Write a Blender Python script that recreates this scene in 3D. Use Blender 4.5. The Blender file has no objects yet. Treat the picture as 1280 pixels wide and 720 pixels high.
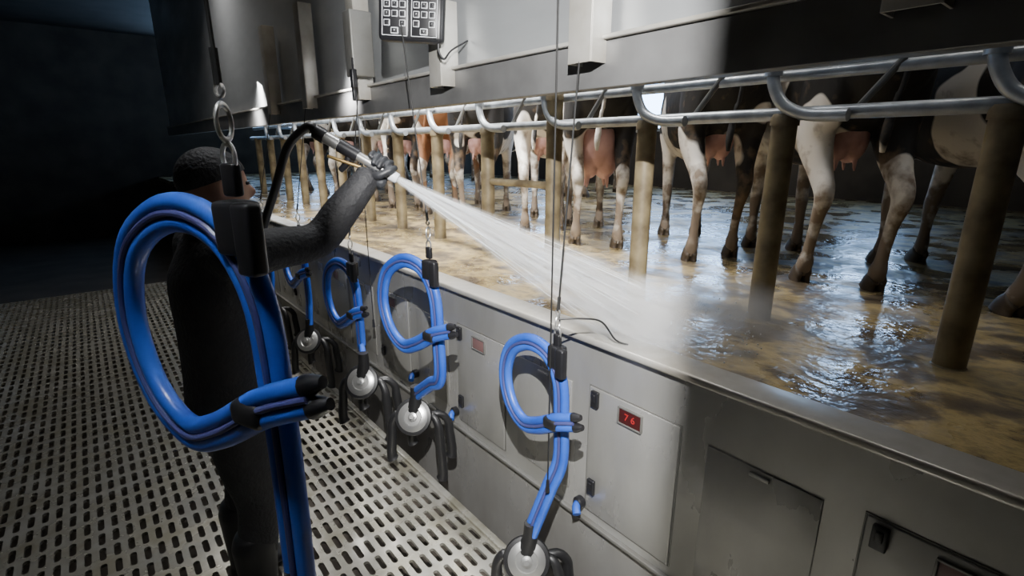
import bpy, bmesh, math, random
from mathutils import Vector, Matrix
random.seed(7)
S = bpy.context.scene
COL = S.collection
V = Vector

# ---------------------------------------------------------------- helpers
def wloc(o):
    l = V((0, 0, 0))
    while o is not None:
        l = l + o.location
        o = o.parent
    return l

def tag(o, label=None, cat=None, group=None, kind=None):
    if label: o["label"] = label
    if cat: o["category"] = cat
    if group: o["group"] = group
    if kind: o["kind"] = kind
    return o

def empty(name, loc, **k):
    o = bpy.data.objects.new(name, None)
    o.empty_display_size = 0.05
    o.location = loc
    COL.objects.link(o)
    return tag(o, **k)

def mk(name, bm, mats, parent=None, origin=None, angle=35, **k):
    bmesh.ops.recalc_face_normals(bm, faces=bm.faces)
    me = bpy.data.meshes.new(name)
    off = wloc(parent) if parent is not None else V((0, 0, 0))
    loc = V((0, 0, 0))
    if origin is not None:
        loc = V(origin) - off
        off = V(origin)
    bmesh.ops.translate(bm, verts=bm.verts, vec=-off)
    bm.to_mesh(me); bm.free()
    me.polygons.foreach_set("use_smooth", [True] * len(me.polygons))
    me.set_sharp_from_angle(angle=math.radians(angle))
    if not isinstance(mats, (list, tuple)): mats = [mats]
    for m in mats: me.materials.append(m)
    o = bpy.data.objects.new(name, me)
    if parent is not None: o.parent = parent
    o.location = loc
    COL.objects.link(o)
    return tag(o, **k)

def box(bm, c, s, bev=0.0, rot=None, mi=0):
    M = Matrix.Translation(V(c))
    if rot is not None: M = M @ rot
    M = M @ Matrix.Diagonal((s[0], s[1], s[2], 1))
    r = bmesh.ops.create_cube(bm, size=1.0, matrix=M)
    vs = r['verts']
    fs = set(f for v in vs for f in v.link_faces)
    for f in fs: f.material_index = mi
    if bev > 0:
        es = list(set(e for v in vs for e in v.link_edges))
        r2 = bmesh.ops.bevel(bm, geom=es, offset=bev, segments=3, affect='EDGES', profile=0.5)
        for f in r2['faces']: f.material_index = mi

def cat(pts, k=5):
    out = []
    n = len(pts)
    for i in range(n - 1):
        p0 = pts[max(i - 1, 0)]; p1 = pts[i]; p2 = pts[i + 1]; p3 = pts[min(i + 2, n - 1)]
        for j in range(k):
            t = j / k
            out.append(tuple(0.5 * ((2 * b) + (-a + c) * t + (2 * a - 5 * b + 4 * c - d) * t * t + (-a + 3 * b - 3 * c + d) * t ** 3)
                       for a, b, c, d in zip(p0, p1, p2, p3)))
    out.append(tuple(pts[-1]))
    return out

def tube(bm, pts, rad, n=12, side=None, mi=0, dome=False):
    P = [V(p[:3]) for p in pts]
    m = len(P)
    if not isinstance(rad, (list, tuple)): rad = [rad] * m
    T = []
    for i in range(m):
        t = (P[min(i + 1, m - 1)] - P[max(i - 1, 0)])
        T.append(t.normalized() if t.length > 1e-9 else V((0, 0, 1)))
    if side is None:
        s = T[0].orthogonal().normalized(); fixed = False
    else:
        s = V(side); fixed = True
    rings = []
    seq = [(P[i], T[i], rad[i]) for i in range(m)]
    if dome:
        def rr(r, k): return (r[0] * k, r[1] * k) if isinstance(r, (tuple, list)) else r * k
        def mn(r): return min(r) if isinstance(r, (tuple, list)) else r
        seq = [(P[0] - T[0] * mn(rad[0]) * .85, T[0], rr(rad[0], .45)), (P[0] - T[0] * mn(rad[0]) * .5, T[0], rr(rad[0], .85))] + seq + \
              [(P[-1] + T[-1] * mn(rad[-1]) * .5, T[-1], rr(rad[-1], .85)), (P[-1] + T[-1] * mn(rad[-1]) * .85, T[-1], rr(rad[-1], .45))]
    for p, t, r in seq:
        if fixed: a = V(side) - t * V(side).dot(t)
        else: a = s - t * s.dot(t)
        if a.length < 1e-6: a = t.orthogonal()
        a.normalize(); s = a
        b = t.cross(a)
        ra, rb = r if isinstance(r, (tuple, list)) else (r, r)
        rings.append([bm.verts.new(p + a * ra * math.cos(2 * math.pi * k / n) + b * rb * math.sin(2 * math.pi * k / n)) for k in range(n)])
    for i in range(len(rings) - 1):
        for k in range(n):
            f = bm.faces.new((rings[i][k], rings[i][(k + 1) % n], rings[i + 1][(k + 1) % n], rings[i + 1][k]))
            f.material_index = mi
    f = bm.faces.new(rings[0]); f.material_index = mi
    f = bm.faces.new(rings[-1][::-1]); f.material_index = mi

def stube(bm, pts, k=5, n=12, side=None, mi=0, dome=False):
    """points with radius as 4th (and 5th) value, smoothed"""
    q = cat(pts, k)
    if len(pts[0]) == 5: r = [(abs(p[3]), abs(p[4])) for p in q]
    else: r = [abs(p[3]) for p in q]
    tube(bm, q, r, n, side, mi, dome)

def ell(bm, c, r, rot=None, u=20, v=14, mi=0):
    M = Matrix.Translation(V(c))
    if rot is not None: M = M @ rot
    M = M @ Matrix.Diagonal((r[0], r[1], r[2], 1))
    q = bmesh.ops.create_uvsphere(bm, u_segments=u, v_segments=v, radius=1, matrix=M)
    for f in set(f for w in q['verts'] for f in w.link_faces): f.material_index = mi

def torus(bm, c, R, r, rot=None, n=20, m=8, sx=1.0):
    M = Matrix.Translation(V(c))
    if rot is not None: M = M @ rot
    g = []
    for i in range(n):
        a = 2 * math.pi * i / n
        g.append([bm.verts.new(M @ V(((R + r * math.cos(2 * math.pi * j / m)) * math.cos(a) * sx,
                                      (R + r * math.cos(2 * math.pi * j / m)) * math.sin(a), r * math.sin(2 * math.pi * j / m)))) for j in range(m)])
    for i in range(n):
        for j in range(m):
            bm.faces.new((g[i][j], g[(i + 1) % n][j], g[(i + 1) % n][(j + 1) % m], g[i][(j + 1) % m]))

def lathe(bm, prof, c, axis, n=28, mi=0):
    ax = V(axis).normalized(); a = ax.orthogonal().normalized(); b = ax.cross(a)
    rings = []
    for r, h in prof:
        rings.append([bm.verts.new(V(c) + ax * h + (a * math.cos(2 * math.pi * k / n) + b * math.sin(2 * math.pi * k / n)) * max(r, 1e-4)) for k in range(n)])
    for i in range(len(rings) - 1):
        for k in range(n):
            f = bm.faces.new((rings[i][k], rings[i][(k + 1) % n], rings[i + 1][(k + 1) % n], rings[i + 1][k])); f.material_index = mi
    bm.faces.new(rings[0]).material_index = mi
    bm.faces.new(rings[-1][::-1]).material_index = mi

def bake(bm, voxel, it=4, fac=0.5):
    bmesh.ops.recalc_face_normals(bm, faces=bm.faces)
    me = bpy.data.meshes.new("tmp"); bm.to_mesh(me); bm.free()
    o = bpy.data.objects.new("tmp", me); COL.objects.link(o)
    m = o.modifiers.new("r", 'REMESH'); m.mode = 'VOXEL'; m.voxel_size = voxel
    if it:
        m = o.modifiers.new("s", 'SMOOTH'); m.factor = fac; m.iterations = it
    bpy.context.view_layer.update()
    dg = bpy.context.evaluated_depsgraph_get()
    out = bpy.data.meshes.new_from_object(o.evaluated_get(dg))
    bpy.data.objects.remove(o)
    b2 = bmesh.new(); b2.from_mesh(out)
    return b2

def text_bm(bm, s, size, M, ext=0.0006, mi=0):
    cu = bpy.data.curves.new("t", 'FONT'); cu.body = s; cu.size = size; cu.extrude = ext
    cu.align_x = 'CENTER'; cu.align_y = 'CENTER'
    o = bpy.data.objects.new("t", cu); COL.objects.link(o)
    bpy.context.view_layer.update()
    me = bpy.data.meshes.new_from_object(o.evaluated_get(bpy.context.evaluated_depsgraph_get()))
    bpy.data.objects.remove(o)
    me.transform(M)
    k = len(bm.faces)
    bm.from_mesh(me)
    bm.faces.ensure_lookup_table()
    for i in range(k, len(bm.faces)): bm.faces[i].material_index = mi

# ---------------------------------------------------------------- materials
def mat(name, c1, c2=None, scale=5, metal=0.0, rough=0.5, rough2=None, bump=0.0, bscale=None, stretch=(1, 1, 1),
        emis=None, es=0.0, lo=0.35, hi=0.65, coat=0.0, detail=6):
    m = bpy.data.materials.new(name); m.use_nodes = True
    nt = m.node_tree; N = nt.nodes; L = nt.links
    p = N["Principled BSDF"]
    p.inputs["Base Color"].default_value = (*c1, 1)
    p.inputs["Metallic"].default_value = metal
    p.inputs["Roughness"].default_value = rough
    p.inputs["Coat Weight"].default_value = coat
    if emis:
        p.inputs["Emission Color"].default_value = (*emis, 1)
        p.inputs["Emission Strength"].default_value = es
    if c2 or rough2 or bump:
        tc = N.new("ShaderNodeTexCoord"); mp = N.new("ShaderNodeMapping")
        mp.inputs["Scale"].default_value = stretch
        L.new(tc.outputs["Object"], mp.inputs["Vector"])
        nz = N.new("ShaderNodeTexNoise"); nz.inputs["Scale"].default_value = scale; nz.inputs["Detail"].default_value = detail
        L.new(mp.outputs[0], nz.inputs["Vector"])
        mr = N.new("ShaderNodeMapRange"); mr.inputs[1].default_value = lo; mr.inputs[2].default_value = hi
        L.new(nz.outputs["Fac"], mr.inputs[0])
        if c2:
            mx = N.new("ShaderNodeMix"); mx.data_type = 'RGBA'
            mx.inputs[6].default_value = (*c1, 1); mx.inputs[7].default_value = (*c2, 1)
            L.new(mr.outputs[0], mx.inputs[0]); L.new(mx.outputs[2], p.inputs["Base Color"])
        if rough2 is not None:
            m2 = N.new("ShaderNodeMapRange"); m2.inputs[3].default_value = rough; m2.inputs[4].default_value = rough2
            L.new(mr.outputs[0], m2.inputs[0]); L.new(m2.outputs[0], p.inputs["Roughness"])
        if bump:
            n2 = N.new("ShaderNodeTexNoise"); n2.inputs["Scale"].default_value = bscale or scale * 3
            L.new(mp.outputs[0], n2.inputs["Vector"])
            bp = N.new("ShaderNodeBump"); bp.inputs["Strength"].default_value = bump; bp.inputs["Distance"].default_value = 0.02
            L.new(n2.outputs["Fac"], bp.inputs["Height"]); L.new(bp.outputs[0], p.inputs["Normal"])
    return m

STEEL = mat("brushed_steel", (.40, .395, .38), (.30, .295, .275), scale=3.0, metal=.5, rough=.24, rough2=.38, bump=.06, bscale=34, stretch=(1, 1, .45))
STEEL_S = mat("skirt_steel", (.38, .375, .36), (.26, .25, .23), scale=3, metal=.5, rough=.24, rough2=.42, stretch=(1, 1, .5))
STEEL_D = mat("dull_steel", (.22, .22, .21), (.14, .135, .12), scale=4, metal=.5, rough=.4, rough2=.6)
STEEL_H = mat("header_steel", (.42, .44, .45), (.29, .30, .31), scale=2.5, metal=.5, rough=.28, rough2=.48, stretch=(1, .3, 1))
BEAM = mat("header_beam_steel", (.17, .17, .17), (.12, .12, .12), scale=5, metal=.4, rough=.45)
LIPM = mat("lip_steel", (.46, .45, .42), (.31, .29, .25), scale=5, metal=.4, rough=.3, rough2=.5)
GRATE = mat("grate_steel", (.52, .51, .46), (.27, .255, .20), scale=6, metal=.6, rough=.16, rough2=.36)
CHROME = mat("polished_steel", (.58, .58, .57), metal=.85, rough=.30)
GALV = mat("galvanised_pipe", (.42, .45, .48), (.27, .29, .31), scale=14, metal=.4, rough=.35)
POST = mat("dirty_post", (.30, .245, .14), (.12, .09, .05), scale=7, metal=.1, rough=.4, rough2=.6)
BLACK = mat("black_rubber", (.011, .011, .012), rough=.42)
BLACKP = mat("black_plastic", (.012, .012, .014), rough=.35)
BLUE = mat("blue_hose_rubber", (.015, .070, .42), (.028, .11, .52), scale=8, rough=.38, coat=.15)
PULSE = mat("violet_grey_hose", (.05, .055, .17), rough=.4)
CABLE = mat("wire_rope", (.012, .012, .012), rough=.5)
WHITEK = mat("white_key", (.65, .67, .70), rough=.4)
RED = mat("red_display", (.045, .007, .007), rough=.35)
REDL = mat("red_led", (.20, .01, .01), emis=(1, .05, .05), es=.32)
REDDIM = mat("dim_display", (.16, .09, .085), rough=.35)
CONC = mat("barn_concrete", (.07, .058, .045), (.04, .033, .026), scale=2, rough=.8)
CEIL = mat("ceiling_dark", (.05, .045, .04), (.03, .028, .025), scale=2, rough=.8)
PITW = mat("pit_wall", (.20, .18, .15), (.11, .095, .075), scale=2, rough=.5)
JACKET = mat("black_jacket", (.009, .009, .011), (.015, .015, .017), scale=25, rough=.7, bump=.3)
SKIN = mat("skin", (.42, .24, .17), rough=.5)
BRASS = mat("brass", (.45, .30, .12), metal=.8, rough=.3)
WATERS = mat("water_streak", (.85, .90, .95), rough=.25)
UDDER = mat("udder_skin", (.62, .38, .35), (.45, .25, .22), scale=7, rough=.55)
HOOF = mat("hoof", (.10, .075, .05), (.05, .035, .025), scale=12, rough=.5)

def deck_mat():
    m = bpy.data.materials.new("wet_manure_concrete"); m.use_nodes = True
    nt = m.node_tree; N = nt.nodes; L = nt.links; p = N["Principled BSDF"]
    tc = N.new("ShaderNodeTexCoord"); mp = N.new("ShaderNodeMapping"); mp.inputs["Scale"].default_value = (1.2, .9, 1)
    mp.inputs["Rotation"].default_value = (0, 0, .5)
    L.new(tc.outputs["Object"], mp.inputs[0])
    a = N.new("ShaderNodeTexNoise"); a.inputs["Scale"].default_value = 2.8; a.inputs["Detail"].default_value = 10; a.inputs["Roughness"].default_value = .66; a.inputs["Distortion"].default_value = .2
    L.new(mp.outputs[0], a.inputs["Vector"])
    r = N.new("ShaderNodeValToRGB"); e = r.color_ramp.elements
    e[0].position = .33; e[0].color = (.050, .040, .030, 1)
    e[1].position = .72; e[1].color = (.18, .16, .12, 1)
    x = e.new(.45); x.color = (.12, .092, .055, 1)
    x = e.new(.53); x.color = (.36, .275, .125, 1)
    x = e.new(.61); x.color = (.15, .12, .075, 1)
    L.new(a.outputs["Fac"], r.inputs[0]); L.new(r.outputs[0], p.inputs["Base Color"])
    b = N.new("ShaderNodeTexNoise"); b.inputs["Scale"].default_value = 3.1; b.inputs["Detail"].default_value = 5
    L.new(tc.outputs["Object"], b.inputs["Vector"])
    mr = N.new("ShaderNodeMapRange"); mr.inputs[1].default_value = .38; mr.inputs[2].default_value = .62
    mr.inputs[3].default_value = .12; mr.inputs[4].default_value = .55
    L.new(b.outputs["Fac"], mr.inputs[0]); L.new(mr.outputs[0], p.inputs["Roughness"])
    cw = N.new("ShaderNodeMapRange"); cw.inputs[1].default_value = .40; cw.inputs[2].default_value = .60
    cw.inputs[3].default_value = .75; cw.inputs[4].default_value = .12
    L.new(b.outputs["Fac"], cw.inputs[0]); L.new(cw.outputs[0], p.inputs["Coat Weight"])
    w = N.new("ShaderNodeTexNoise"); w.inputs["Scale"].default_value = 22; w.inputs["Detail"].default_value = 3
    L.new(mp.outputs[0], w.inputs["Vector"])
    bp = N.new("ShaderNodeBump"); bp.inputs["Strength"].default_value = .55; bp.inputs["Distance"].default_value = .012
    L.new(w.outputs["Fac"], bp.inputs["Height"]); L.new(bp.outputs[0], p.inputs["Normal"])
    p.inputs["Coat Roughness"].default_value = .06
    L.new(bp.outputs[0], p.inputs["Coat Normal"])
    return m
DECK = deck_mat()

def cow_mat(i, dark, light, thr):
    m = bpy.data.materials.new("cow_coat"); m.use_nodes = True
    nt = m.node_tree; N = nt.nodes; L = nt.links; p = N["Principled BSDF"]
    tc = N.new("ShaderNodeTexCoord"); mp = N.new("ShaderNodeMapping"); mp.inputs["Location"].default_value = (i * 3.7, i * 1.9, i * 2.3)
    L.new(tc.outputs["Object"], mp.inputs[0])
    a = N.new("ShaderNodeTexNoise"); a.inputs["Scale"].default_value = 2.2; a.inputs["Detail"].default_value = 1.5
    L.new(mp.outputs[0], a.inputs["Vector"])
    sp = N.new("ShaderNodeSeparateXYZ"); L.new(tc.outputs["Object"], sp.inputs[0])
    z = N.new("ShaderNodeMath"); z.operation = 'MULTIPLY_ADD'; z.inputs[1].default_value = .30; z.inputs[2].default_value = -.22
    L.new(sp.outputs["Z"], z.inputs[0])
    s = N.new("ShaderNodeMath"); s.operation = 'ADD'; L.new(a.outputs["Fac"], s.inputs[0]); L.new(z.outputs[0], s.inputs[1])
    r = N.new("ShaderNodeMapRange"); r.inputs[1].default_value = thr; r.inputs[2].default_value = thr + .02
    L.new(s.outputs[0], r.inputs[0])
    mx = N.new("ShaderNodeMix"); mx.data_type = 'RGBA'; mx.inputs[6].default_value = (*light, 1); mx.inputs[7].default_value = (*dark, 1)
    L.new(r.outputs[0], mx.inputs[0])
    d = N.new("ShaderNodeTexNoise"); d.inputs["Scale"].default_value = 10; d.inputs["Detail"].default_value = 7; L.new(mp.outputs[0], d.inputs["Vector"])
    g = N.new("ShaderNodeMapRange"); g.inputs[1].default_value = .90; g.inputs[2].default_value = .10; g.inputs[3].default_value = -.10; g.inputs[4].default_value = .30
    L.new(sp.outputs["Z"], g.inputs[0])
    g2 = N.new("ShaderNodeMath"); g2.operation = 'ADD'; L.new(d.outputs["Fac"], g2.inputs[0]); L.new(g.outputs[0], g2.inputs[1])
    g3 = N.new("ShaderNodeMapRange"); g3.inputs[1].default_value = .50; g3.inputs[2].default_value = .70; g3.inputs[4].default_value = .88; L.new(g2.outputs[0], g3.inputs[0])
    m2 = N.new("ShaderNodeMix"); m2.data_type = 'RGBA'; m2.inputs[7].default_value = (.17, .115, .07, 1)
    L.new(g3.outputs[0], m2.inputs[0]); L.new(mx.outputs[2], m2.inputs[6]); L.new(m2.outputs[2], p.inputs["Base Color"])
    p.inputs["Roughness"].default_value = .75
    bp = N.new("ShaderNodeBump"); bp.inputs["Strength"].default_value = .4; bp.inputs["Distance"].default_value = .01
    L.new(d.outputs["Fac"], bp.inputs["Height"]); L.new(bp.outputs[0], p.inputs["Normal"])
    return m

# ---------------------------------------------------------------- room shell
bm = bmesh.new(); box(bm, (1.44, 4.5, -1.103), (.08, 15, .80), 0)
mk("wall_curb", bm, STEEL, kind="structure", label="stainless steel curb wall of the milking pit")
bm = bmesh.new(); box(bm, (1.435, 4.5, -1.82), (.06, 15, .63), 0)
mk("wall_skirt", bm, STEEL_S, kind="structure", label="lower steel skirt of the curb wall")
bm = bmesh.new(); box(bm, (1.43, 4.5, -.705), (.13, 15, .028), .010)
mk("trim_1", bm, LIPM, kind="structure", label="rolled steel lip on top of the curb wall")
bm = bmesh.new(); box(bm, (1.395, 4.5, -1.512), (.03, 15, .018), .004)
mk("trim_2", bm, STEEL_D, kind="structure", label="dark steel ledge below the cabinets")
bm = bmesh.new(); box(bm, (5.0, 6.5, -.78), (7.04, 19, .08))
mk("floor_deck", bm, DECK, kind="structure", label="wet manure-stained concrete deck where the cows stand")
bm = bmesh.new(); box(bm, (0, 6.5, -2.16), (3.8, 19, .06))
mk("floor_pit", bm, CONC, kind="structure")
bm = bmesh.new(); box(bm, (8.55, 6.5, .6), (.1, 19, 4))
mk("wall_barn", bm, CONC, kind="structure")
bm = bmesh.new(); box(bm, (3.3, 16.0, .2), (10.6, .1, 4.8))
mk("wall_end", bm, CONC, kind="structure")
bm = bmesh.new(); box(bm, (3.3, -3.0, .2), (10.6, .1, 4.8))
mk("wall_near", bm, CONC, kind="structure")
bm = bmesh.new(); box(bm, (-1.85, 6.5, .2), (.1, 19, 4.8))
mk("wall_pit", bm, PITW, kind="structure")
bm = bmesh.new(); box(bm, (-1.72, 6.5, -.705), (.16, 19, .03), .008)
mk("trim_5", bm, LIPM, kind="structure", label="steel lip along the far pit wall")
bm = bmesh.new(); box(bm, (-1.74, 6.5, -1.2), (.10, 19, .96))
mk("wall_far_curb", bm, STEEL, kind="structure", label="steel curb wall on the other pit side")
bm = bmesh.new(); box(bm, (3.3, 6.5, 2.6), (10.6, 19, .1))
mk("ceiling", bm, CEIL, kind="structure")

# slotted walkway grate (real slots, long axis along the walkway)
bm = bmesh.new()
def slot_cell(bm, x0, x1, y0, y1, z, L, W):
    cx, cy = (x0 + x1) / 2, (y0 + y1) / 2
    r = W / 2; hl = L / 2 - r
    inn = []
    for (sy, a0) in ((1, 0), (-1, 180)):
        for k in range(5):
            a = math.radians(a0 + k * 45)
            inn.append(V((cx + r * math.cos(a), cy + sy * hl + r * math.sin(a), z)))
    out = [V((x1, y1, z)), V((cx + r, y1, z)), V((cx, y1, z)), V((cx - r, y1, z)), V((x0, y1, z)),
           V((x0, y0, z)), V((cx - r, y0, z)), V((cx, y0, z)), V((cx + r, y0, z)), V((x1, y0, z))]
    iv = [bm.verts.new(p) for p in inn]; ov = [bm.verts.new(p) for p in out]
    lv = [bm.verts.new(p - V((0, 0, .014))) for p in inn]
    for k in range(10):
        j = (k + 1) % 10
        bm.faces.new((ov[k], ov[j], iv[j], iv[k]))
        bm.faces.new((iv[k], iv[j], lv[j], lv[k]))
px, py = .052, .118
xs = [1.165 - px * (i + 1) for i in range(54)]
y = -.4
while y < 8.0:
    for i, x in enumerate(xs):
        slot_cell(bm, x, x + px, y, y + py, -1.75, .092, .025)
    y += py
box(bm, (1.183, 3.8, -1.752), (.034, 8.5, .03), .003)
mk("floor", bm, GRATE, kind="structure", label="slotted galvanised steel walkway grating")

# header over the curb
bm = bmesh.new(); box(bm, (1.43, 4.5, .263), (.06, 15, .146), .004)
mk("trim_3", bm, BEAM, kind="structure", label="dark steel header beam")
bm = bmesh.new(); box(bm, (1.425, 4.5, .343), (.09, 15, .014), .004)
mk("trim_4", bm, LIPM, kind="structure", label="bright lip above the header beam")
bm = bmesh.new(); box(bm, (1.47, 4.5, 1.45), (.04, 15, 2.2))
mk("wall_header", bm, STEEL_H, kind="structure", label="stainless steel upper panel of the parlour")

# windows of the barn wall
WIN = mat("window_light", (.5, .6, .8), emis=(.38, .62, 1.0), es=13.0)
for i, (y0, y1) in enumerate(((2.0, 2.7), (4.3, 6.5), (8.7, 10.3), (11.4, 12.4), (13.6, 14.6))):
    bm = bmesh.new()
    for yy in (y0, (y0 + y1) / 2, y1): box(bm, (8.47, yy, 1.05), (.06, .06, 1.5))
    for zz in (.3, 1.8): box(bm, (8.47, (y0 + y1) / 2, zz), (.06, y1 - y0 + .06, .06))
    w = mk("window_%d" % (i + 1), bm, GALV, origin=(8.47, (y0 + y1) / 2, .3), kind="structure")
    bm = bmesh.new(); box(bm, (8.485, (y0 + y1) / 2, 1.05), (.01, y1 - y0, 1.5))
    mk("pane", bm, WIN, parent=w)
for i, (x0, x1) in enumerate(((2.3, 3.5), (4.6, 6.6))):
    bm = bmesh.new()
    for xx in (x0, (x0 + x1) / 2, x1): box(bm, (xx, 15.92, 1.25), (.06, .06, 1.5))
    for zz in (.5, 2.0): box(bm, ((x0 + x1) / 2, 15.92, zz), (x1 - x0 + .06, .06, .06))
    w = mk("window_%d" % (i + 6), bm, GALV, origin=((x0 + x1) / 2, 15.92, .5), kind="structure")
    bm = bmesh.new(); box(bm, ((x0 + x1) / 2, 15.935, 1.25), (x1 - x0, .01, 1.5))
    mk("pane", bm, WIN, parent=w)

# ---------------------------------------------------------------- control cabinets on the curb
RX = Matrix(((0, 0, -1, 0), (-1, 0, 0, 0), (0, 1, 0, 0), (0, 0, 0, 1)))   # text plane facing -X
def cabinet(yc, lit):
    o = empty("control_cabinet", (1.40, yc, -1.46), cat="cabinet", group="control cabinets in the curb wall",
              label="steel control cabinet door with glowing red digits" if lit else "steel control cabinet door with dim display and black latches")
    bm = bmesh.new(); box(bm, (1.3965, yc, -1.18), (.009, .40, .56), .004)
    mk("door", bm, STEEL, parent=o)
    bm = bmesh.new()
    for dz in (-.8975, -1.4625):
        box(bm, (1.3990, yc, dz), (.004, .412, .005), .001)
    for dy in (-.2035, .2035): box(bm, (1.3990, yc + dy, -1.18), (.004, .005, .56), .001)
    mk("door_seal", bm, STEEL_D, parent=o)
    for z in (-.942, -1.335):
        bm = bmesh.new(); box(bm, (1.384, yc + .165, z), (.016, .036, .068), .004)
        box(bm, (1.374, yc + .165, z + .008), (.008, .018, .03), .003)
        mk("latch", bm, BLACKP, parent=o)
    bm = bmesh.new(); box(bm, (1.3895, yc, -.957), (.006, .096, .058), .002)
    d = mk("display", bm, RED if lit else REDDIM, parent=o)
    bm = bmesh.new()
    for dz in (-.032, .032): box(bm, (1.388, yc, -.957 + dz), (.010, .108, .006), .001)
    for dy in (-.052, .052): box(bm, (1.388, yc + dy, -.957), (.010, .006, .064), .001)
    mk("bezel", bm, STEEL_D, parent=d)
    if lit:
        bm = bmesh.new()
        text_bm(bm, "7 6", .038, Matrix.Translation((1.386, yc, -.957)) @ RX)
        mk("digits", bm, REDL, parent=d, label="glowing red digits")
for i in range(-1, 6):
    cabinet(1.016 + .94 * i, i in (0,))
    yc = 1.016 + .94 * i + .47
    bm = bmesh.new(); box(bm, (1.3975, yc, -1.17), (.006, .34, .50), .0025)
    box(bm, (1.390, yc, -.94), (.010, .06, .012), .003)
    mk("access_panel", bm, STEEL, origin=(1.396, yc, -1.42), cat="panel", group="blank access panels", label="blank stainless steel access panel on the curb wall")

for (y, z) in ((1.235, -1.437), (2.62, -1.35), (2.18, -1.42)):
    o = empty("hose_coupling", (1.36, y, z), cat="coupling", group="wall couplings", label="small blue and black hose coupling on the curb wall")
    bm = bmesh.new(); lathe(bm, [(.018, 0), (.026, .006), (.026, .03), (.020, .036)], (1.398, y, z), (-1, 0, 0), 16)
    mk("collar", bm, BLACKP, parent=o)
    bm = bmesh.new(); stube(bm, [(1.37, y, z, .016), (1.35, y - .01, z - .005, .017), (1.335, y - .03, z - .02, .017)], n=12)
    mk("nozzle", bm, BLUE, parent=o)

# ---------------------------------------------------------------- header brackets & keypad
for i in range(-1, 5):
    y = 1.27 + .90 * i
    bm = bmesh.new()
    top = .62 if i == 1 else .95
    box(bm, (1.33, y, (top + .265) / 2), (.006, .10, top - .265), .001)
    box(bm, (1.375, y - .05, (top + .265) / 2), (.09, .006, top - .265), .001)
    box(bm, (1.375, y + .05, (top + .265) / 2), (.09, .006, top - .265), .001)
    mk("cable_bracket", bm, LIPM, origin=(1.38, y, .265), cat="bracket", group="cable brackets on the header", label="bright folded steel channel bracket on the header panel")

kc = V((1.2, 2.14, .545))
Rk = Matrix.Rotation(math.radians(45), 4, 'Z') @ Matrix.Rotation(math.radians(4), 4, 'X')
Mk = Matrix.Translation(kc) @ Rk
o = empty("keypad_terminal", kc, cat="keypad", label="black twin keypad terminal with white keys on the header")
def kbox(bm, c, s, bev, mi=0): box(bm, Mk @ V(c), s, bev, rot=Rk, mi=mi)
bm = bmesh.new(); kbox(bm, (.018, 0, 0), (.06, .285, .222), .020)
kbox(bm, (.12, 0, .03), (.2, .05, .05), .004)
mk("housing", bm, BLACKP, parent=o)
legends = ["1", "2", "3", "4", "5", "6", "7", "8", "9", "*", "0", "#"]
for sgn in (1, -1):
    bm = bmesh.new(); kbox(bm, (-.015, sgn * .064, .0), (.012, .114, .188), .008)
    pad = mk("keypad_face", bm, BLACKP, parent=o)
    bm = bmesh.new()
    kbox(bm, (-.0205, sgn * .064 + .055, 0), (.003, .003, .18), .001); kbox(bm, (-.0205, sgn * .064 - .055, 0), (.003, .003, .18), .001)
    kbox(bm, (-.0205, sgn * .064, .091), (.003, .11, .003), .001); kbox(bm, (-.0205, sgn * .064, -.091), (.003, .11, .003), .001)
    mk("keypad_border", bm, WHITEK, parent=o)
    for r in range(4):
        for c in range(3):
            if r == 3 and c == 1: continue
            yy = sgn * .064 + (1 - c) * .034; zz = .066 - r * .036
            bm = bmesh.new(); kbox(bm, (-.022, yy, zz), (.006, .027, .026), .003)
            text_bm(bm, legends[r * 3 + c], .011, Mk @ Matrix.Translation((-.0258, yy, zz)) @ RX, ext=.0003, mi=1)
            k = mk("key", bm, [WHITEK, BLACKP], parent=o)
    bm = bmesh.new(); kbox(bm, (-.022, sgn * .064, -.072), (.006, .034, .026), .004)
    text_bm(bm, "v", .016, Mk @ Matrix.Translation((-.0258, sgn * .064, -.070)) @ RX, ext=.0003, mi=1)
    mk("key", bm, [WHITEK, BLACKP], parent=o)
bm = bmesh.new()
q = Mk @ V((.01, -.12, -.10))
stube(bm, [(*q, .007), (q.x, q.y, q.z - .04, .006), (q.x + .02, q.y - .01, q.z - .07, .005), (q.x + .06, q.y - .01, q.z - .03, .004), (1.44, q.y, q.z + .02, .004)], n=8)
mk("lead", bm, BLACK, parent=o)

o = empty("sensor_box", (1.33, 2.98, .38), cat="box", label="grey steel sensor box with black clip below the header")
bm = bmesh.new(); box(bm, (1.33, 2.98, .55), (.13, .10, .34), .008); mk("casing", bm, STEEL_D, parent=o)
bm = bmesh.new(); box(bm, (1.25, 2.90, .36), (.03, .035, .10), .006); box(bm, (1.25, 2.90, .28), (.02, .02, .07), .004)
tube(bm, [(1.26, 2.92, .47), (1.25, 2.90, .40)], .006, 8)
mk("clip", bm, BLACKP, parent=o)

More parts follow.
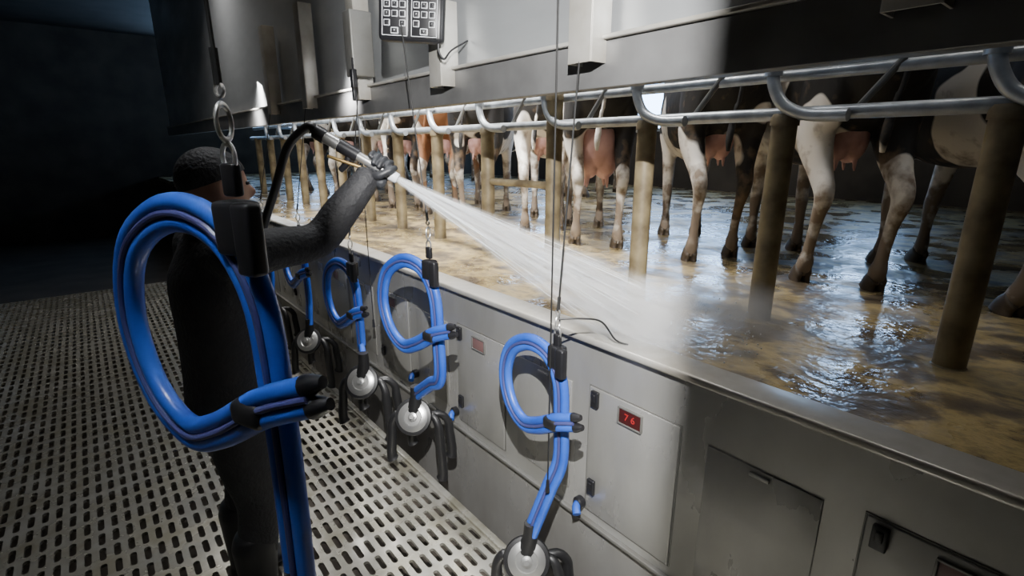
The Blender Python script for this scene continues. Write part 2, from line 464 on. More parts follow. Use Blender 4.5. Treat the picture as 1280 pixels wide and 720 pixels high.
# ---------------------------------------------------------------- posts and rails
PX = 2.234
posts = [-.36 + .67 * i for i in range(0, 15)]
for i, y in enumerate(posts):
    zt = .10 if i not in (4,) else .28
    bm = bmesh.new()
    tube(bm, [(PX, y, -.74), (PX, y, -.735), (PX + .0, y, zt)], [.052, .048, .048], 20)
    lathe(bm, [(.054, 0), (.054, .03), (.046, .045)], (PX, y, zt - .02), (0, 0, 1), 20)
    mk("stall_post", bm, POST, origin=(PX, y, -.74), cat="post", group="stall posts along the deck",
       label="tall dirty brown steel post" if i == 4 else "round dirty brown steel stall post on the wet deck")
bm = bmesh.new(); tube(bm, [(PX + .11, 2.43, -.74), (PX + .11, 2.43, .36)], .05, 20)
lathe(bm, [(.056, 0), (.056, .03), (.046, .045)], (PX + .11, 2.43, .34), (0, 0, 1), 20)
mk("stall_post", bm, POST, origin=(PX + .11, 2.43, -.74), cat="post", group="stall posts along the deck", label="tall yellowish steel post doubled beside another post")

bm = bmesh.new(); tube(bm, [(PX, -1.2, .125), (PX, 9.4, .125)], .026, 14)
mk("lower_rail", bm, GALV, origin=(PX, 4, .125), cat="rail", label="galvanised lower rump rail resting on the posts")
bm = bmesh.new(); tube(bm, [(PX + .05, -1.2, .275), (PX + .05, 9.4, .275)], .022, 14)
mk("upper_rail", bm, GALV, origin=(PX + .05, 4, .275), cat="rail", label="galvanised upper rail behind the header")
for i, y in enumerate(posts[:-1]):
    bm = bmesh.new()
    stube(bm, [(PX - .02, y + .06, .30, .024), (PX - .03, y + .05, .24, .024), (PX - .035, y + .0, .16, .024), (PX - .04, y - .10, .118, .024),
               (PX - .045, y - .24, .112, .024)], n=12)
    lathe(bm, [(.034, 0), (.034, .04)], (PX - .02, y + .06, .27), (0, 0, 1), 14)
    mk("curved_rail", bm, GALV, origin=(PX, y, .1), cat="rail", group="curved rump rails", label="bent galvanised pipe dropping from upper to lower rail")
    bm = bmesh.new()
    tube(bm, [(PX + .04, y - .36, .30), (PX + .02, y - .24, .13)], .013, 10)
    mk("brace", bm, STEEL_D, origin=(PX, y - .3, .13), cat="brace", group="rail braces", label="thin dark steel brace between the rails")
bm = bmesh.new(); tube(bm, [(PX, 2.98 - .01, -.24), (PX + .05, 2.42, -.24)], .024, 12)
mk("cross_bar", bm, POST, origin=(PX, 2.7, -.24), cat="bar", label="dirty brown cross bar between two posts")

# ---------------------------------------------------------------- cows
def cow_body(dl, dr, fl, fr):
    bm = bmesh.new()
    tor = [(-.86, 0, 1.22, .10, .12), (-.78, 0, 1.19, .20, .22), (-.58, 0, 1.14, .24, .29), (-.30, 0, 1.06, .27, .33), (0, 0, 1.0, .285, .37), (.28, 0, 1.0, .28, .37),
           (.52, 0, 1.04, .23, .34), (.70, 0, 1.10, .17, .27), (.82, 0, 1.16, .13, .2)]
    stube(bm, tor, k=3, n=24, side=(0, 1, 0), dome=True)
    for s in (1, -1):
        d = dl if s > 0 else dr
        stube(bm, [(-.55, s * .14, 1.16, .14, .24), (-.52, s * .18, .98, .10, .22), (-.52 + d * .3, s * .19, .80, .082, .165), (-.63 + d * .6, s * .170, .62, .056, .09),
                   (-.72 + d * .8, s * .16, .50, .047, .068), (-.68 + d * .9, s * .155, .36, .034, .040), (-.64 + d, s * .155, .18, .032, .036), (-.63 + d, s * .155, .12, .044, .047), (-.60 + d, s * .16, .05, .04, .05)],
              k=4, n=16, side=(0, 1, 0), dome=False)
        f = fl if s > 0 else fr
        stube(bm, [(.50, s * .12, 1.06, .12, .20), (.46, s * .16, .86, .085, .13), (.44 + f * .3, s * .155, .68, .06, .075), (.46 + f * .6, s * .15, .46, .046, .05), (.46 + f * .8, s * .15, .38, .044, .048),
                   (.455 + f, s * .15, .22, .032, .034), (.455 + f, s * .15, .13, .04, .042), (.48 + f, s * .15, .05, .04, .05)], k=4, n=16, side=(0, 1, 0))
        ell(bm, (-.52, s * .20, 1.38), (.09, .05, .05))
        ell(bm, (-.84, s * .10, 1.27), (.05, .04, .05))
        stube(bm, [(1.22, s * .09, 1.40, .02, .03), (1.20, s * .17, 1.42, .012, .05), (1.18, s * .26, 1.38, .008, .015)], k=3, n=10, side=(0, 0, 1))
    stube(bm, [(.60, 0, 1.14, .15, .26), (.85, 0, 1.22, .11, .2), (1.10, 0, 1.32, .095, .14), (1.22, 0, 1.36, .10, .12)], k=4, n=18, side=(0, 1, 0), dome=True)
    stube(bm, [(1.18, 0, 1.38, .105, .12), (1.32, 0, 1.30, .10, .115), (1.46, 0, 1.18, .075, .085), (1.58, 0, 1.07, .07, .07), (1.64, 0, 1.02, .06, .055)], k=4, n=18, side=(0, 1, 0), dome=True)
    stube(bm, [(-.84, 0, 1.36, .035), (-.93, 0, 1.30, .028), (-.95, .01, 1.15, .020), (-.94, .03, 1.0, .017), (-.93, .05, .88, .022), (-.93, .06, .78, .026), (-.93, .06, .70, .012)], k=4, n=10)
    tube(bm, [(-.8, 0, 1.38), (-.3, 0, 1.37), (.3, 0, 1.36), (.7, 0, 1.33)], .045, 8)
    b = bake(bm, .017, 3)
    me = bpy.data.meshes.new("cow"); b.to_mesh(me); b.free()
    me.polygons.foreach_set("use_smooth", [True] * len(me.polygons))
    return me
def udder_mesh():
    bm = bmesh.new()
    ell(bm, (-.42, .06, .72), (.20, .105, .18)); ell(bm, (-.42, -.06, .72), (.20, .105, .18)); ell(bm, (-.54, 0, .80), (.12, .12, .18))
    for x in (-.52, -.34):
        for y in (-.065, .065):
            tube(bm, [(x, y, .60), (x, y * 1.1, .53), (x, y * 1.15, .49)], [.024, .016, .011], 10, dome=True)
    b = bake(bm, .010, 3); me = bpy.data.meshes.new("udder"); b.to_mesh(me); b.free()
    me.polygons.foreach_set("use_smooth", [True] * len(me.polygons)); me.materials.append(UDDER)
    return me
def hoof_mesh():
    bm = bmesh.new()
    for s in (1, -1):
        stube(bm, [(-.03, s * .022, .075, .022, .045), (0, s * .024, .04, .025, .055), (.012, s * .026, .0, .028, .066)], k=3, n=14, side=(0, 1, 0))
    bmesh.ops.recalc_face_normals(bm, faces=bm.faces)
    me = bpy.data.meshes.new("hoof"); bm.to_mesh(me); bm.free()
    me.polygons.foreach_set("use_smooth", [True] * len(me.polygons)); me.materials.append(HOOF)
    return me
poses = [(.0, .06, .0, .08), (.10, -.06, .06, -.04), (-.04, .12, -.05, .05)]
cowm = [cow_body(*p) for p in poses]
UM = udder_mesh(); HM = hoof_mesh()
BK = (.014, .013, .013); WH = (.76, .72, .66); BR = (.24, .10, .04)
cows = []
for (k, pz, dk, lt, th, sd, an) in [(-3, 0, BK, WH, .48, 0, 44), (-2, 1, BK, WH, .50, 1, 42), (-1, 2, BK, WH, .50, 0, 44), (0, 1, BK, WH, .54, 1, 48), (1, 0, BK, WH, .50, 2, 44), (2, 1, BK, WH, .46, 3, 42),
        (3, 2, BR, WH, .46, 4, 40), (4, 0, BK, WH, .52, 5, 44), (5, 1, BK, WH, .48, 6, 40), (6, 2, BK, WH, .56, 7, 42), (7, 0, BK, WH, .5, 8, 42), (8, 1, BK, WH, .5, 9, 42)]:
    hx, hy = 3.05 + [0, .10, -.06, .03][k % 4], 2.61 + .80 * k
    if k == 0: hx = 2.98
    if k < 0: hx += .12; hy -= .04
    cows.append((hx, hy, pz, dk, lt, th, sd + .37 * k, an, k == 0))
for (hx, hy, pz, dk, th, sd, an) in [(5.75, 5.5, 0, BK, .52, 21.3, 15), (5.6, 7.6, 1, BK, .55, 22.9, 20), (5.8, 9.3, 2, BK, .50, 24.4, 10), (5.6, 10.8, 0, BK, .52, 25.2, 30), (5.8, 12.6, 1, BR, .48, 26.7, 20)]:
    cows.append((hx, hy, pz, dk, WH, th, sd, an, False))
for (hx, hy, pz, dk, lt, th, sd, an, near) in cows:
    me = cowm[pz % 3].copy(); me.materials.clear(); me.materials.append(cow_mat(sd, dk, lt, th))
    ang = math.radians(an)
    ox, oy = hx + .60 * math.cos(ang), hy + .60 * math.sin(ang)
    nm = "brown and white" if dk == BR else "black and white"
    lb = "black and white dairy cow, pink udder and muddy hocks" if near else ("%s dairy cow standing loose behind the milked row" % nm if hx > 5 else "%s dairy cow standing with its rump to the pit" % nm)
    c = bpy.data.objects.new("cow", me); COL.objects.link(c)
    c.location = (ox, oy, -.74); c.rotation_euler = (0, 0, ang); c.scale = (1, .96, 1)
    tag(c, label=lb, cat="cow", group="dairy cows in the parlour")
    u = bpy.data.objects.new("udder", UM); u.parent = c; COL.objects.link(u)
    if not near: u.scale = (.70, .70, .74); u.location = (-.10, 0, .25)
    else: u.scale = (1.05, 1.08, 1.1); u.location = (.03, 0, -.10)
    p = poses[pz % 3]
    for (x, y) in ((-.60 + p[0], .16), (-.60 + p[1], -.16), (.48 + p[2], .15), (.48 + p[3], -.15)):
        h = bpy.data.objects.new("hoof", HM); h.parent = c; h.location = (x, y, 0); COL.objects.link(h)

# ---------------------------------------------------------------- milking units
def milking_unit(SX, SY, zt, s, yaw, K, C, label, wire=False, group="milking units hanging at the curb"):
    sy, cy = math.sin(math.radians(yaw)), math.cos(math.radians(yaw))
    nrm = V((-cy, -sy, 0))
    def P(u, z, d=0): return V((SX - sy * u * s, SY + cy * u * s, zt + z * s)) + nrm * d
    H = P(.03, .16)
    o = empty("milking_unit", (C[0], C[1], C[2] - .3), cat="milking unit", label=label, group=group)
    Cv = V(C)
    ctop = Cv + V((.02, .0, .12))
    path = [P(-.10, -.205, .03), P(-.02, -.235, .045), (P(.09, -.30, .035)), P(.19, -.335, .02), P(.28, -.285, .01), P(.325, -.175, 0), P(.285, -.06, 0), P(.18, -.0, 0),
            P(.075, -.015, 0), P(.012, -.10, 0), P(0, -.25, 0), P(0, -.42, 0)]
    last = path[-1]
    for t in (.35, .7, 1.0):
        q = last.lerp(ctop, t); path.append(q)
    path = [V(p) for p in cat([tuple(p) for p in path], 6)]
    def offset(pth, a, d):
        out = []
        for i, p in enumerate(pth):
            t = (pth[min(i + 1, len(pth) - 1)] - pth[max(i - 1, 0)]).normalized()
            w = nrm.cross(t); w = w.normalized() if w.length > 1e-5 else V((0, 0, 1))
            out.append(p + w * a + nrm * d)
        return out
    bm = bmesh.new()
    tube(bm, offset(path, .0175, 0), .0165, 12); tube(bm, offset(path, -.0175, 0), .0165, 12)
    mk("milk_hose", bm, BLUE, parent=o)
    bm = bmesh.new(); tube(bm, offset(path, 0, .013), .0065, 10)
    mk("pulsation_hose", bm, PULSE, parent=o, label="violet grey pulsation hose")
    bm = bmesh.new()
    for a in (.0175, -.0175):
        q = offset(path, a, 0)
        tube(bm, [q[0] - (q[1] - q[0]).normalized() * .025, q[0], q[1]], [.010, .018, .018], 12)
    mk("end_plug", bm, BLACKP, parent=o)
    R = Matrix.Rotation(math.radians(yaw), 4, 'Z')
    bm = bmesh.new(); box(bm, P(.0, -.245, .025), (.085, .07, .045), .014, rot=R); mk("strap", bm, BLACK, parent=o)
    bm = bmesh.new(); box(bm, P(.03, -.01, -.0), (.05, .06, .085), .010, rot=R); box(bm, P(-.01, -.02, .02), (.03, .04, .11), .008, rot=R)
    box(bm, P(.03, .05, 0), (.018, .03, .05), .005, rot=R)
    mk("hose_holder", bm, BLACKP, parent=o)
    bm = bmesh.new()
    low = P(.03, .05)
    d = (H - low)
    Rr = Matrix.Rotation(math.radians(yaw), 4, 'Z') @ Matrix.Rotation(math.radians(90), 4, 'Y')
    torus(bm, low + d * .25, .014, .0035, Rr, sx=1.4)
    torus(bm, low + d * .62, .017, .0035, Rr @ Matrix.Rotation(math.radians(70), 4, 'X'), sx=1.5)
    torus(bm, low + d * .95, .009, .003, Rr)
    mk("hook", bm, CHROME, parent=o)
    bm = bmesh.new(); tube(bm, [V(K), V(K).lerp(H, .5), H], .0032, 8); tube(bm, [H + (V(K) - H).normalized() * .05, H], .006, 8)
    mk("cable", bm, CABLE, parent=o)
    # claw
    ax = V((-.60, -.66, .45)).normalized()
    bm = bmesh.new()
    lathe(bm, [(.035, -.055), (.06, -.04), (.088, -.015), (.095, .004), (.091, .016), (.076, .019), (.06, .012)], Cv, ax, 36)
    tube(bm, [Cv + V((0, 0, .04)) - ax * .02, ctop - V((0, 0, .01)), ctop + V((0, 0, .045))], [.036, .03, .027], 12)
    mk("claw_body", bm, BLACK, parent=o)
    bm = bmesh.new()
    lathe(bm, [(.077, .010), (.077, .018), (.073, .021), (.046, .026), (.042, .022), (.024, .023), (.022, .034), (.012, .036), (.011, .050)], Cv, ax, 40)
    mk("claw_bowl", bm, CHROME, parent=o, label="polished steel claw bowl")
    side = V((-.74, .67, 0))
    for (a, drop, bk) in ((.125, .25, .0), (-.13, .34, .03), (.03, .20, -.07), (-.17, .24, -.03)):
        bm = bmesh.new()
        sg = 1 if a >= 0 else -1
        p0 = Cv + side * sg * .05 - ax * .03
        bko = V((ax.x, ax.y, 0)).normalized() * bk
        pts = [(*p0, .018), (*(p0 + side * (a - sg * .05) * .6 + bko * .5 + V((0, 0, .012))), .019), (*(p0 + side * (a - sg * .05) * .95 + V((0, 0, -.035)) + bko), .021),
               (*(p0 + side * (a - sg * .05) + V((0, 0, -.09)) + bko), .024), (*(p0 + side * (a - sg * .04) + V((0, 0, -drop + .06)) + bko), .025),
               (*(p0 + side * (a - sg * .04) + V((0, 0, -drop + .02)) + bko), .026), (*(p0 + side * (a - sg * .045) + V((0, 0, -drop)) + bko), .031)]
        stube(bm, pts, k=3, n=14)
        mk("teat_cup", bm, BLACK, parent=o)
    if wire:
        bm = bmesh.new()
        stube(bm, [(*(H + V((0, 0, -.03))), .0035), (1.27, SY - .02, H.z - .03, .0035), (1.34, SY - .05, H.z - .05, .0035), (1.385, SY - .08, -.672, .0035), (1.42, SY - .11, -.69, .0035)], n=8)
        mk("wire", bm, CABLE, parent=o)
    return o

milking_unit(1.20, 1.178, -.712, 1.0, 0, (1.33, 1.27, .27), (1.12, 1.27, -1.60), "milking unit with coiled blue hoses and steel claw near the grating", wire=True)
milking_unit(1.10, 1.856, -.50, 1.22, 10, (1.15, 2.14, .50), (1.10, 2.13, -1.33), "milking unit with large coiled blue hose and black teat cups")
milking_unit(1.10, 2.73, -.66, 1.1, 8, (1.33, 3.05, .27), (1.00, 2.52, -1.25), "milking unit with coiled blue hose beside the worker")
milking_unit(1.10, 3.62, -.60, 1.1, 6, (1.33, 3.97, .27), (1.06, 3.60, -1.35), "milking unit with coiled blue hose further down the pit")
milking_unit(1.10, 4.55, -.60, 1.1, 6, (1.33, 4.87, .27), (1.06, 4.55, -1.35), "milking unit with coiled blue hose further down the pit")
milking_unit(.19, .85, -.11, 1.22, 24, (.16, .87, 2.55), (.17, .86, -.93), "milking unit with big blue hose loop in the dim pit")

for (x, y, z0, z1, lb, arm) in ((1.15, 1.19, 1.3, -1.22, "long thin black drop cable with small end weight", True), (1.24, 2.86, .26, -1.05, "thin black drop cable with small end weight", False)):
    o = empty("drop_cable", (x, y, z1), cat="cable", group="thin drop cables", label=lb)
    bm = bmesh.new(); tube(bm, [(x, y, z0), (x, y, z1)], .0028, 8); mk("rope", bm, CABLE, parent=o)
    bm = bmesh.new(); tube(bm, [(x, y, z1 + .02), (x, y, z1 - .03)], [.006, .009], 10); mk("end_weight", bm, BLACKP, parent=o)
    if arm:
        bm = bmesh.new(); box(bm, (1.28, 1.19, 1.31), (.36, .03, .03), .003)
        mk("cable_arm", bm, STEEL_D, parent=o)

# ---------------------------------------------------------------- worker with spray gun
TIP = V((.88, 1.72, -.114)); TGT = V((1.68, 1.02, -.73))
D = (TGT - TIP).normalized()
FC = TIP - D * .085
EL = V((.60, 1.80, -.315)); SHR = V((.33, 1.77, -.335)); SHL = V((.28, 2.12, -.335))
g0 = (.30, 1.95, -1.75)
bm = bmesh.new()
def body_parts(bm, g, arms=True, torso=True, legs=True, head=True):
    wr = FC + (EL - FC).normalized() * .06
    if torso:
        stube(bm, [(.27, 1.95, -.92, .165 + g, .12 + g), (.27, 1.95, -.78, .145 + g, .105 + g), (.28, 1.95, -.60, .155 + g, .11 + g), (.29, 1.95, -.44, .175 + g, .12 + g), (.295, 1.95, -.35, .15 + g, .09 + g), (.30, 1.95, -.28, .06 + g, .06 + g)], k=4, n=24, side=(0, 1, 0), dome=True)
    if head:
        stube(bm, [(.30, 1.95, -.34, .055), (.315, 1.95, -.25, .05), (.325, 1.95, -.2, .05)], n=14)
        ell(bm, (.335, 1.945, -.125), (.098, .076, .112)); ell(bm, (.365, 1.944, -.185), (.06, .055, .05))
        stube(bm, [(.425, 1.943, -.12, .008), (.445, 1.943, -.145, .012), (.44, 1.943, -.158, .012)], k=3, n=8, dome=True)
        for s in (1, -1): ell(bm, (.325, 1.945 + s * .077, -.135), (.02, .009, .032))
        ell(bm, (.418, 1.943, -.19), (.012, .025, .007)); ell(bm, (.415, 1.943, -.204), (.012, .022, .007))
    if arms:
        stube(bm, [(*SHR, .062 + g), (*SHR.lerp(EL, .5), .052 + g), (*EL, .046 + g), (*EL.lerp(wr, .5), .042 + g), (*wr, .030 + g)], k=4, n=16, dome=True)
        stube(bm, [(.29, 1.86, -.35, .06 + g), (*SHR, .062 + g)], n=14, dome=True); stube(bm, [(.29, 2.03, -.35, .06 + g), (*SHL, .062 + g)], n=14, dome=True)
        stube(bm, [(*SHL, .062 + g), (.27, 2.20, -.50, .05 + g), (.28, 2.22, -.62, .045 + g), (.36, 2.20, -.74, .038 + g), (.43, 2.17, -.84, .028 + g)], k=4, n=16, dome=True)
    if legs:
        for s in (1, -1):
            stube(bm, [(.27, 1.95 + s * .08, -.88, .095 + g), (.285, 1.95 + s * .10, -1.10, .08 + g), (.30, 1.95 + s * .11, -1.27, .060 + g), (.275, 1.95 + s * .115, -1.45, .055 + g), (.26, 1.95 + s * .12, -1.66, .038 + g)], k=4, n=16, dome=True)
body_parts(bm, 0)
for s in (1, -1):
    stube(bm, [(.25, 1.95 + s * .12, -1.70, .04), (.34, 1.95 + s * .13, -1.715, .03), (.42, 1.95 + s * .135, -1.72, .022)], k=3, n=12, dome=True)
person = mk("person", bake(bm, .011, 3), SKIN, origin=g0, cat="person", label="person in black jacket and gloves aiming a spray gun")
bm = bmesh.new(); body_parts(bm, .018, legs=False, head=False); mk("jacket", bake(bm, .011, 3), JACKET, parent=person)
bm = bmesh.new(); body_parts(bm, .014, torso=False, arms=False, head=False); ell(bm, (.27, 1.95, -.90), (.13, .18, .12)); mk("trousers", bake(bm, .012, 3), JACKET, parent=person)
for s in (1, -1):
    bm = bmesh.new()
    stube(bm, [(.265, 1.95 + s * .117, -1.42, .078), (.262, 1.95 + s * .12, -1.60, .065), (.26, 1.95 + s * .12, -1.69, .058)], k=3, n=16, dome=True)
    stube(bm, [(.235, 1.95 + s * .12, -1.70, .05, .048), (.33, 1.95 + s * .13, -1.712, .05, .037), (.44, 1.95 + s * .14, -1.72, .045, .03)], k=3, n=16, side=(0, 1, 0), dome=True)
    mk("boot", bake(bm, .010, 2), BLACK, parent=person)
bm = bmesh.new(); ell(bm, (.325, 1.945, -.10), (.108, .088, .100)); b2 = bake(bm, .009, 2)
bmesh.ops.bisect_plane(b2, geom=b2.verts[:] + b2.edges[:] + b2.faces[:], plane_co=(.33, 1.945, -.105), plane_no=(-.35, 0, 1), clear_inner=True)
mk("cap", b2, JACKET, parent=person)
for s in (1, -1):
    bm = bmesh.new(); ell(bm, (.423, 1.944 + s * .03, -.118), (.008, .012, .007)); mk("eye", bm, BLACKP, parent=person)

W = (EL - FC); W = (W - D * W.dot(D)).normalized()
U = D.cross(W).normalized()
def ringpt(off, ang, r): return FC + D * off + (W * math.cos(ang) + U * math.sin(ang)) * r
bm = bmesh.new()
for i, (off, ln) in enumerate(((.036, 230), (.013, 250), (-.010, 245), (-.032, 215))):
    pts = []
    for k in range(7):
        a = math.radians(25 + ln * k / 6)
        pts.append((*ringpt(off + .002 * math.sin(k), a, .040 - .006 * (k / 6) + (.005 if k in (2, 4) else 0)), .0125 - .0025 * k / 6))
    stube(bm, pts, k=3, n=10, dome=True)
pts = [(*ringpt(.0, math.radians(-15), .045), .017), (*ringpt(.03, math.radians(-50), .045), .015), (*ringpt(.052, math.radians(-95), .038), .013), (*ringpt(.060, math.radians(-135), .034), .011)]
stube(bm, pts, k=4, n=10, dome=True)
stube(bm, [(*(FC + W * .042 + D * .038), .024), (*(FC + W * .046 - D * .034), .024)], n=12, dome=True)
stube(bm, [(*(FC + W * .04 + U * .015 + D * .03), .02), (*(FC + W * .04 + U * .015 - D * .03), .02)], n=12, dome=True)
wr = FC + (EL - FC).normalized() * .09
stube(bm, [(*(FC + W * .04), .032), (*FC.lerp(wr, .7), .034), (*wr, .040), (*(wr + (EL - FC).normalized() * .05), .050)], k=4, n=14, dome=True)
GLOVE = mat("grey_black_glove", (.022, .024, .028), (.011, .011, .013), scale=30, rough=.5)
mk("glove", bake(bm, .0032, 2), GLOVE, parent=person)
hl = V((.43, 2.17, -.84)); dn = V((.45, -.15, -.85)).normalized(); sd = V((0, 1, 0)); sd = (sd - dn * sd.dot(dn)).normalized(); fr = dn.cross(sd)
bm = bmesh.new()
stube(bm, [(*(hl - dn * .03), .042, .036), (*(hl + dn * .02), .040, .024), (*(hl + dn * .09), .045, .018)], k=4, n=14, side=sd, dome=True)
for i, L_ in enumerate((.065, .078, .072, .055)):
    b0 = hl + dn * .085 + sd * (.030 - .020 * i)
    stube(bm, [(*b0, .0115), (*(b0 + dn * L_ * .5 + fr * .008), .011), (*(b0 + dn * L_ * .85 + fr * .022), .010), (*(b0 + dn * L_ + fr * .036), .009)], k=3, n=10, dome=True)
stube(bm, [(*(hl + dn * .025 + sd * .03), .015), (*(hl + dn * .06 + sd * .055 + fr * .015), .013), (*(hl + dn * .09 + sd * .06 + fr * .03), .011)], k=3, n=10, dome=True)
mk("glove", bake(bm, .004, 2), GLOVE, parent=person)

o = empty("spray_gun", FC - D * .1, cat="spray gun", label="black and silver wash-down spray gun held in a gloved hand")
bm = bmesh.new(); tube(bm, [TIP - D * .03, TIP - D * .26], .017, 16); tube(bm, [TIP - D * .24, TIP - D * .30], .022, 16)
mk("barrel", bm, CHROME, parent=o)
bm = bmesh.new(); lathe(bm, [(.016, 0), (.019, .004), (.021, .03), (.016, .045)], TIP, -D, 18)
mk("nozzle", bm, WHITEK, parent=o, label="pale nozzle tip")
bm = bmesh.new(); tube(bm, [TIP - D * .16, TIP - D * .235], .024, 16); tube(bm, [TIP - D * .29, TIP - D * .33], .026, 16)
stube(bm, [(*(TIP - D * .19), .014), (*(TIP - D * .21 + V((0, 0, -.05))), .014), (*(TIP - D * .24 + V((0, 0, -.09))), .011)], n=10)
mk("grip", bm, BLACKP, parent=o)
bm = bmesh.new(); tube(bm, [TIP - D * .13 + W * .03, TIP - D * .25 + W * .055], .006, 10)
mk("trigger_rod", bm, BRASS, parent=o, label="thin brass trigger rod")
e = TIP - D * .33
bm = bmesh.new()
stube(bm, [(*e, .016), (*(e - D * .03), .016), (.60, 2.02, .0, .016), (.56, 2.08, -.14, .016), (.50, 2.22, -.4, .016), (.45, 2.36, -.8, .016), (.45, 2.45, -1.3, .016), (.5, 2.6, -1.70, .016), (.5, 3.1, -1.73, .016), (.4, 4.0, -1.73, .016)], k=6, n=12)
mk("water_hose", bm, BLACK, origin=(.5, 2.6, -1.75), cat="hose", label="black water hose running from the spray gun to the grating")

# water spray: real cone of airborne droplets
Ls = (TGT - TIP).length
SPREAD = .155
M = D.to_track_quat('X', 'Z').to_matrix().to_4x4()
bm = bmesh.new()
tube(bm, [(0, 0, 0), (Ls * .5, 0, 0), (Ls * .97, 0, 0)], [.014, .014 + SPREAD * Ls * .5, .014 + SPREAD * Ls * .97], 32)
bmesh.ops.recalc_face_normals(bm, faces=bm.faces)
me = bpy.data.meshes.new("water_spray"); bm.to_mesh(me); bm.free()
sp = bpy.data.objects.new("water_spray", me); COL.objects.link(sp)
sp.location = TIP; sp.rotation_euler = M.to_euler()
tag(sp, label="white fan of water sprayed from the gun onto the deck", cat="water spray", kind="stuff")
def vol(name, A, cone=True, rad=.3):
    m = bpy.data.materials.new(name); m.use_nodes = True; nt = m.node_tree; N = nt.nodes; L = nt.links
    N.remove(N["Principled BSDF"]); out = N["Material Output"]
    vs = N.new("ShaderNodeVolumeScatter"); vs.inputs["Color"].default_value = (.995, .998, 1, 1); vs.inputs["Anisotropy"].default_value = -.25
    L.new(vs.outputs[0], out.inputs["Volume"])
    tc = N.new("ShaderNodeTexCoord"); s = N.new("ShaderNodeSeparateXYZ"); L.new(tc.outputs["Object"], s.inputs[0])
    def mth(op, a, b=None, c=None):
        n = N.new("ShaderNodeMath"); n.operation = op
        for i, v in enumerate((a, b, c)):
            if v is None: continue
            if isinstance(v, (int, float)): n.inputs[i].default_value = v
            else: L.new(v, n.inputs[i])
        return n.outputs[0]
    x, y, z = s.outputs
    if cone:
        r = mth('SQRT', mth('ADD', mth('MULTIPLY', y, y), mth('MULTIPLY', z, z)))
        R = mth('MULTIPLY_ADD', x, SPREAD, .014)
        q = mth('DIVIDE', r, R)
        f = mth('POWER', mth('MAXIMUM', mth('SUBTRACT', 1.0, q), 0.0), 1.4)
        den = mth('DIVIDE', mth('MULTIPLY', f, A), mth('ADD', x, .08))
        cmb = N.new("ShaderNodeCombineXYZ")
        L.new(mth('MULTIPLY', x, 1.2), cmb.inputs[0])
        L.new(mth('DIVIDE', y, R), cmb.inputs[1]); L.new(mth('DIVIDE', z, R), cmb.inputs[2])
        vec = cmb.outputs[0]; sc = 6.0
    else:
        r = mth('SQRT', mth('ADD', mth('ADD', mth('MULTIPLY', y, y), mth('MULTIPLY', x, x)), mth('MULTIPLY', mth('MULTIPLY', z, z), 4)))
        f = mth('MAXIMUM', mth('SUBTRACT', 1.0, mth('DIVIDE', r, rad)), 0.0)
        den = mth('MULTIPLY', f, A)
        vec = tc.outputs["Object"]; sc = 7.0
    nz = N.new("ShaderNodeTexNoise"); nz.inputs["Scale"].default_value = sc; nz.inputs["Detail"].default_value = 3
    L.new(vec, nz.inputs["Vector"])
    den = mth('MULTIPLY', den, mth('MAXIMUM', mth('MULTIPLY_ADD', nz.outputs["Fac"], 8.0, -3.1), .06))
    L.new(den, vs.inputs["Density"])
    return m
me.materials.append(vol("spray_volume", 26.0))
bm = bmesh.new()
for i in range(190):
    a = random.uniform(0, 2 * math.pi); q = math.sqrt(random.random()) * .135
    x0 = random.uniform(.0, .6) * Ls if i > 40 else 0; x1 = min(x0 + random.uniform(.1, .4) * Ls, Ls * .94)
    f = lambda x: V((x, math.cos(a) * (.006 + q * x), math.sin(a) * (.006 + q * x)))
    tube(bm, [f(x0), f((x0 + x1) / 2), f(x1)], [.0004, .0008, .0002], 4)
bmesh.ops.recalc_face_normals(bm, faces=bm.faces)
me = bpy.data.meshes.new("streaks"); bm.to_mesh(me); bm.free(); me.materials.append(WATERS)
so = bpy.data.objects.new("water_streaks", me); so.parent = sp; so["kind"] = "stuff"; COL.objects.link(so)
bm = bmesh.new(); ell(bm, (0, 0, 0), (.42, .42, .20)); bmesh.ops.recalc_face_normals(bm, faces=bm.faces)
me = bpy.data.meshes.new("mist"); bm.to_mesh(me); bm.free(); me.materials.append(vol("mist_volume", 4.0, False, .42))
mo = bpy.data.objects.new("spray_mist", me); COL.objects.link(mo); mo.location = (1.74, .98, -.66)
tag(mo, label="pale mist where the spray hits the wet deck", cat="mist", kind="stuff")
bm = bmesh.new()
for i in range(160):
    a = random.uniform(0, 2 * math.pi); rr = random.random() ** .6 * .30
    h = random.random() ** 1.6 * .14
    p = V((1.72 + math.cos(a) * rr, 1.05 + math.sin(a) * rr, -.725 + h))
    if p.x < 1.53: p.x = 1.53 + random.random() * .1
    ell(bm, p, (.0028, .0028, .0036), u=6, v=5)
dm = mk("splash_drops", bm, WATERS, origin=(1.72, 1.05, -.73), cat="water drops", label="small water drops splashing up from the wet deck", kind="stuff")

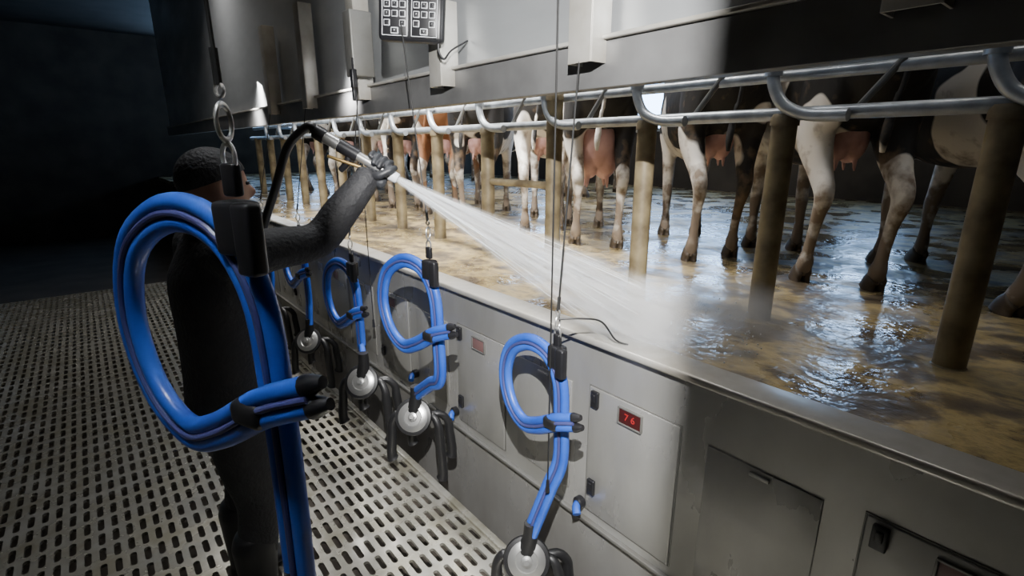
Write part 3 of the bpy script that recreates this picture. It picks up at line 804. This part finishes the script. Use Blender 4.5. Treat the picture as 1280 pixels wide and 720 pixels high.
# ---------------------------------------------------------------- lights
def area(loc, tgt, sx, sy, e, col=(1, 1, 1), spread=180):
    l = bpy.data.lights.new("lamp", 'AREA'); l.shape = 'RECTANGLE'; l.size = sx; l.size_y = sy; l.energy = e; l.color = col; l.spread = math.radians(spread)
    o = bpy.data.objects.new("strip_and_fill_light", l); COL.objects.link(o); o.location = loc
    o.rotation_euler = (V(tgt) - V(loc)).to_track_quat('-Z', 'Y').to_euler()
    return o
area((2.3, 3.3, 2.3), (2.3, 3.3, -.7), .3, 2.2, 120, (1, .97, .93), 85)
area((2.3, 6.5, 2.3), (2.5, 6.5, -.7), .3, 3.5, 105, (1, .97, .93), 120)
area((4.8, 5.4, 2.3), (4.8, 5.4, -.7), .5, 3.5, 75, (.97, .98, 1), 110)  # overhead fill added to brighten the deck behind the cows
area((2.6, .2, 2.3), (2.6, .2, -.7), .3, 1.6, 8, (1, .95, .88), 120)
area((1.70, 3.4, .95), (3.4, 3.9, -.25), .15, 1.6, 54, (1, .98, .95), 100)  # added fill hidden behind the header, brightens legs and udders
area((1.70, 5.6, .95), (3.4, 6.0, -.25), .15, 2.6, 75, (1, .98, .95), 130)  # second hidden fill, added for the cows farther along
area((.95, 2.3, 2.4), (1.15, 2.1, -1.2), .3, 2.2, 14, (.97, .98, 1), 60)
area((-.35, .7, 1.5), (.15, .95, -.4), .3, .3, 2.2, (.95, .98, 1), 40)  # small fill added so the near hose loop stays visible
area((-.6, 6.0, 2.4), (-1.2, 6.5, -.6), .3, 6, 14, (1, .9, .75), 150)  # warm fill added to lift the dark far pit wall
area((6.0, 6.0, 2.4), (5, 5, 0), 2, 5, 40, (.85, .9, 1), 150)

LP = V((0, 0, .66))
o = empty("fill_floodlight", LP, cat="lamp", label="unseen added floodlight with two metal side shutters over the pit")  # unseen light added above the camera; brightens only the middle of the view
l = bpy.data.lights.new("fill_flood", 'SPOT'); l.energy = 800; l.spot_size = math.radians(140); l.spot_blend = .3; l.shadow_soft_size = .008; l.color = (1, .99, .97)
lo = bpy.data.objects.new("fill_spot", l); COL.objects.link(lo); lo.parent = o
lo.rotation_euler = V((.6, .73, -.30)).to_track_quat('-Z', 'Y').to_euler()
for dx, dy, s in ((.829, .512, 1), (.381, .961, -1)):
    d = V((dx, dy, 0)).normalized(); out = V((d.y, -d.x, 0)) * s
    c = LP + d * .17 + out * .19
    bm = bmesh.new(); box(bm, c + V((0, 0, -.05)), (.004, .38, .72), .001, rot=Matrix.Rotation(math.atan2(d.y, d.x), 4, 'Z'))  # added plates that cut the beam so left and right stay dim
    mk("beam_blocker", bm, BLACKP, parent=o)
bm = bmesh.new(); tube(bm, [LP + V((-.03, -.04, .06)), LP + V((-.03, -.04, 1.88))], .008, 8); box(bm, LP + V((-.05, -.06, .03)), (.06, .06, .10), .008)
mk("fill_housing", bm, BLACKP, parent=o)

w = bpy.data.worlds.new("W"); S.world = w; w.use_nodes = True
w.node_tree.nodes["Background"].inputs[0].default_value = (.55, .55, .55, 1); w.node_tree.nodes["Background"].inputs[1].default_value = .05

# ---------------------------------------------------------------- camera
cd = bpy.data.cameras.new("Camera"); cd.sensor_width = 36; cd.lens = 18.0; cd.clip_start = .02
co = bpy.data.objects.new("Camera", cd); COL.objects.link(co)
co.location = (0, 0, 0); co.rotation_euler = (math.radians(90 - 15.46), 0, math.radians(-39.4))
S.camera = co
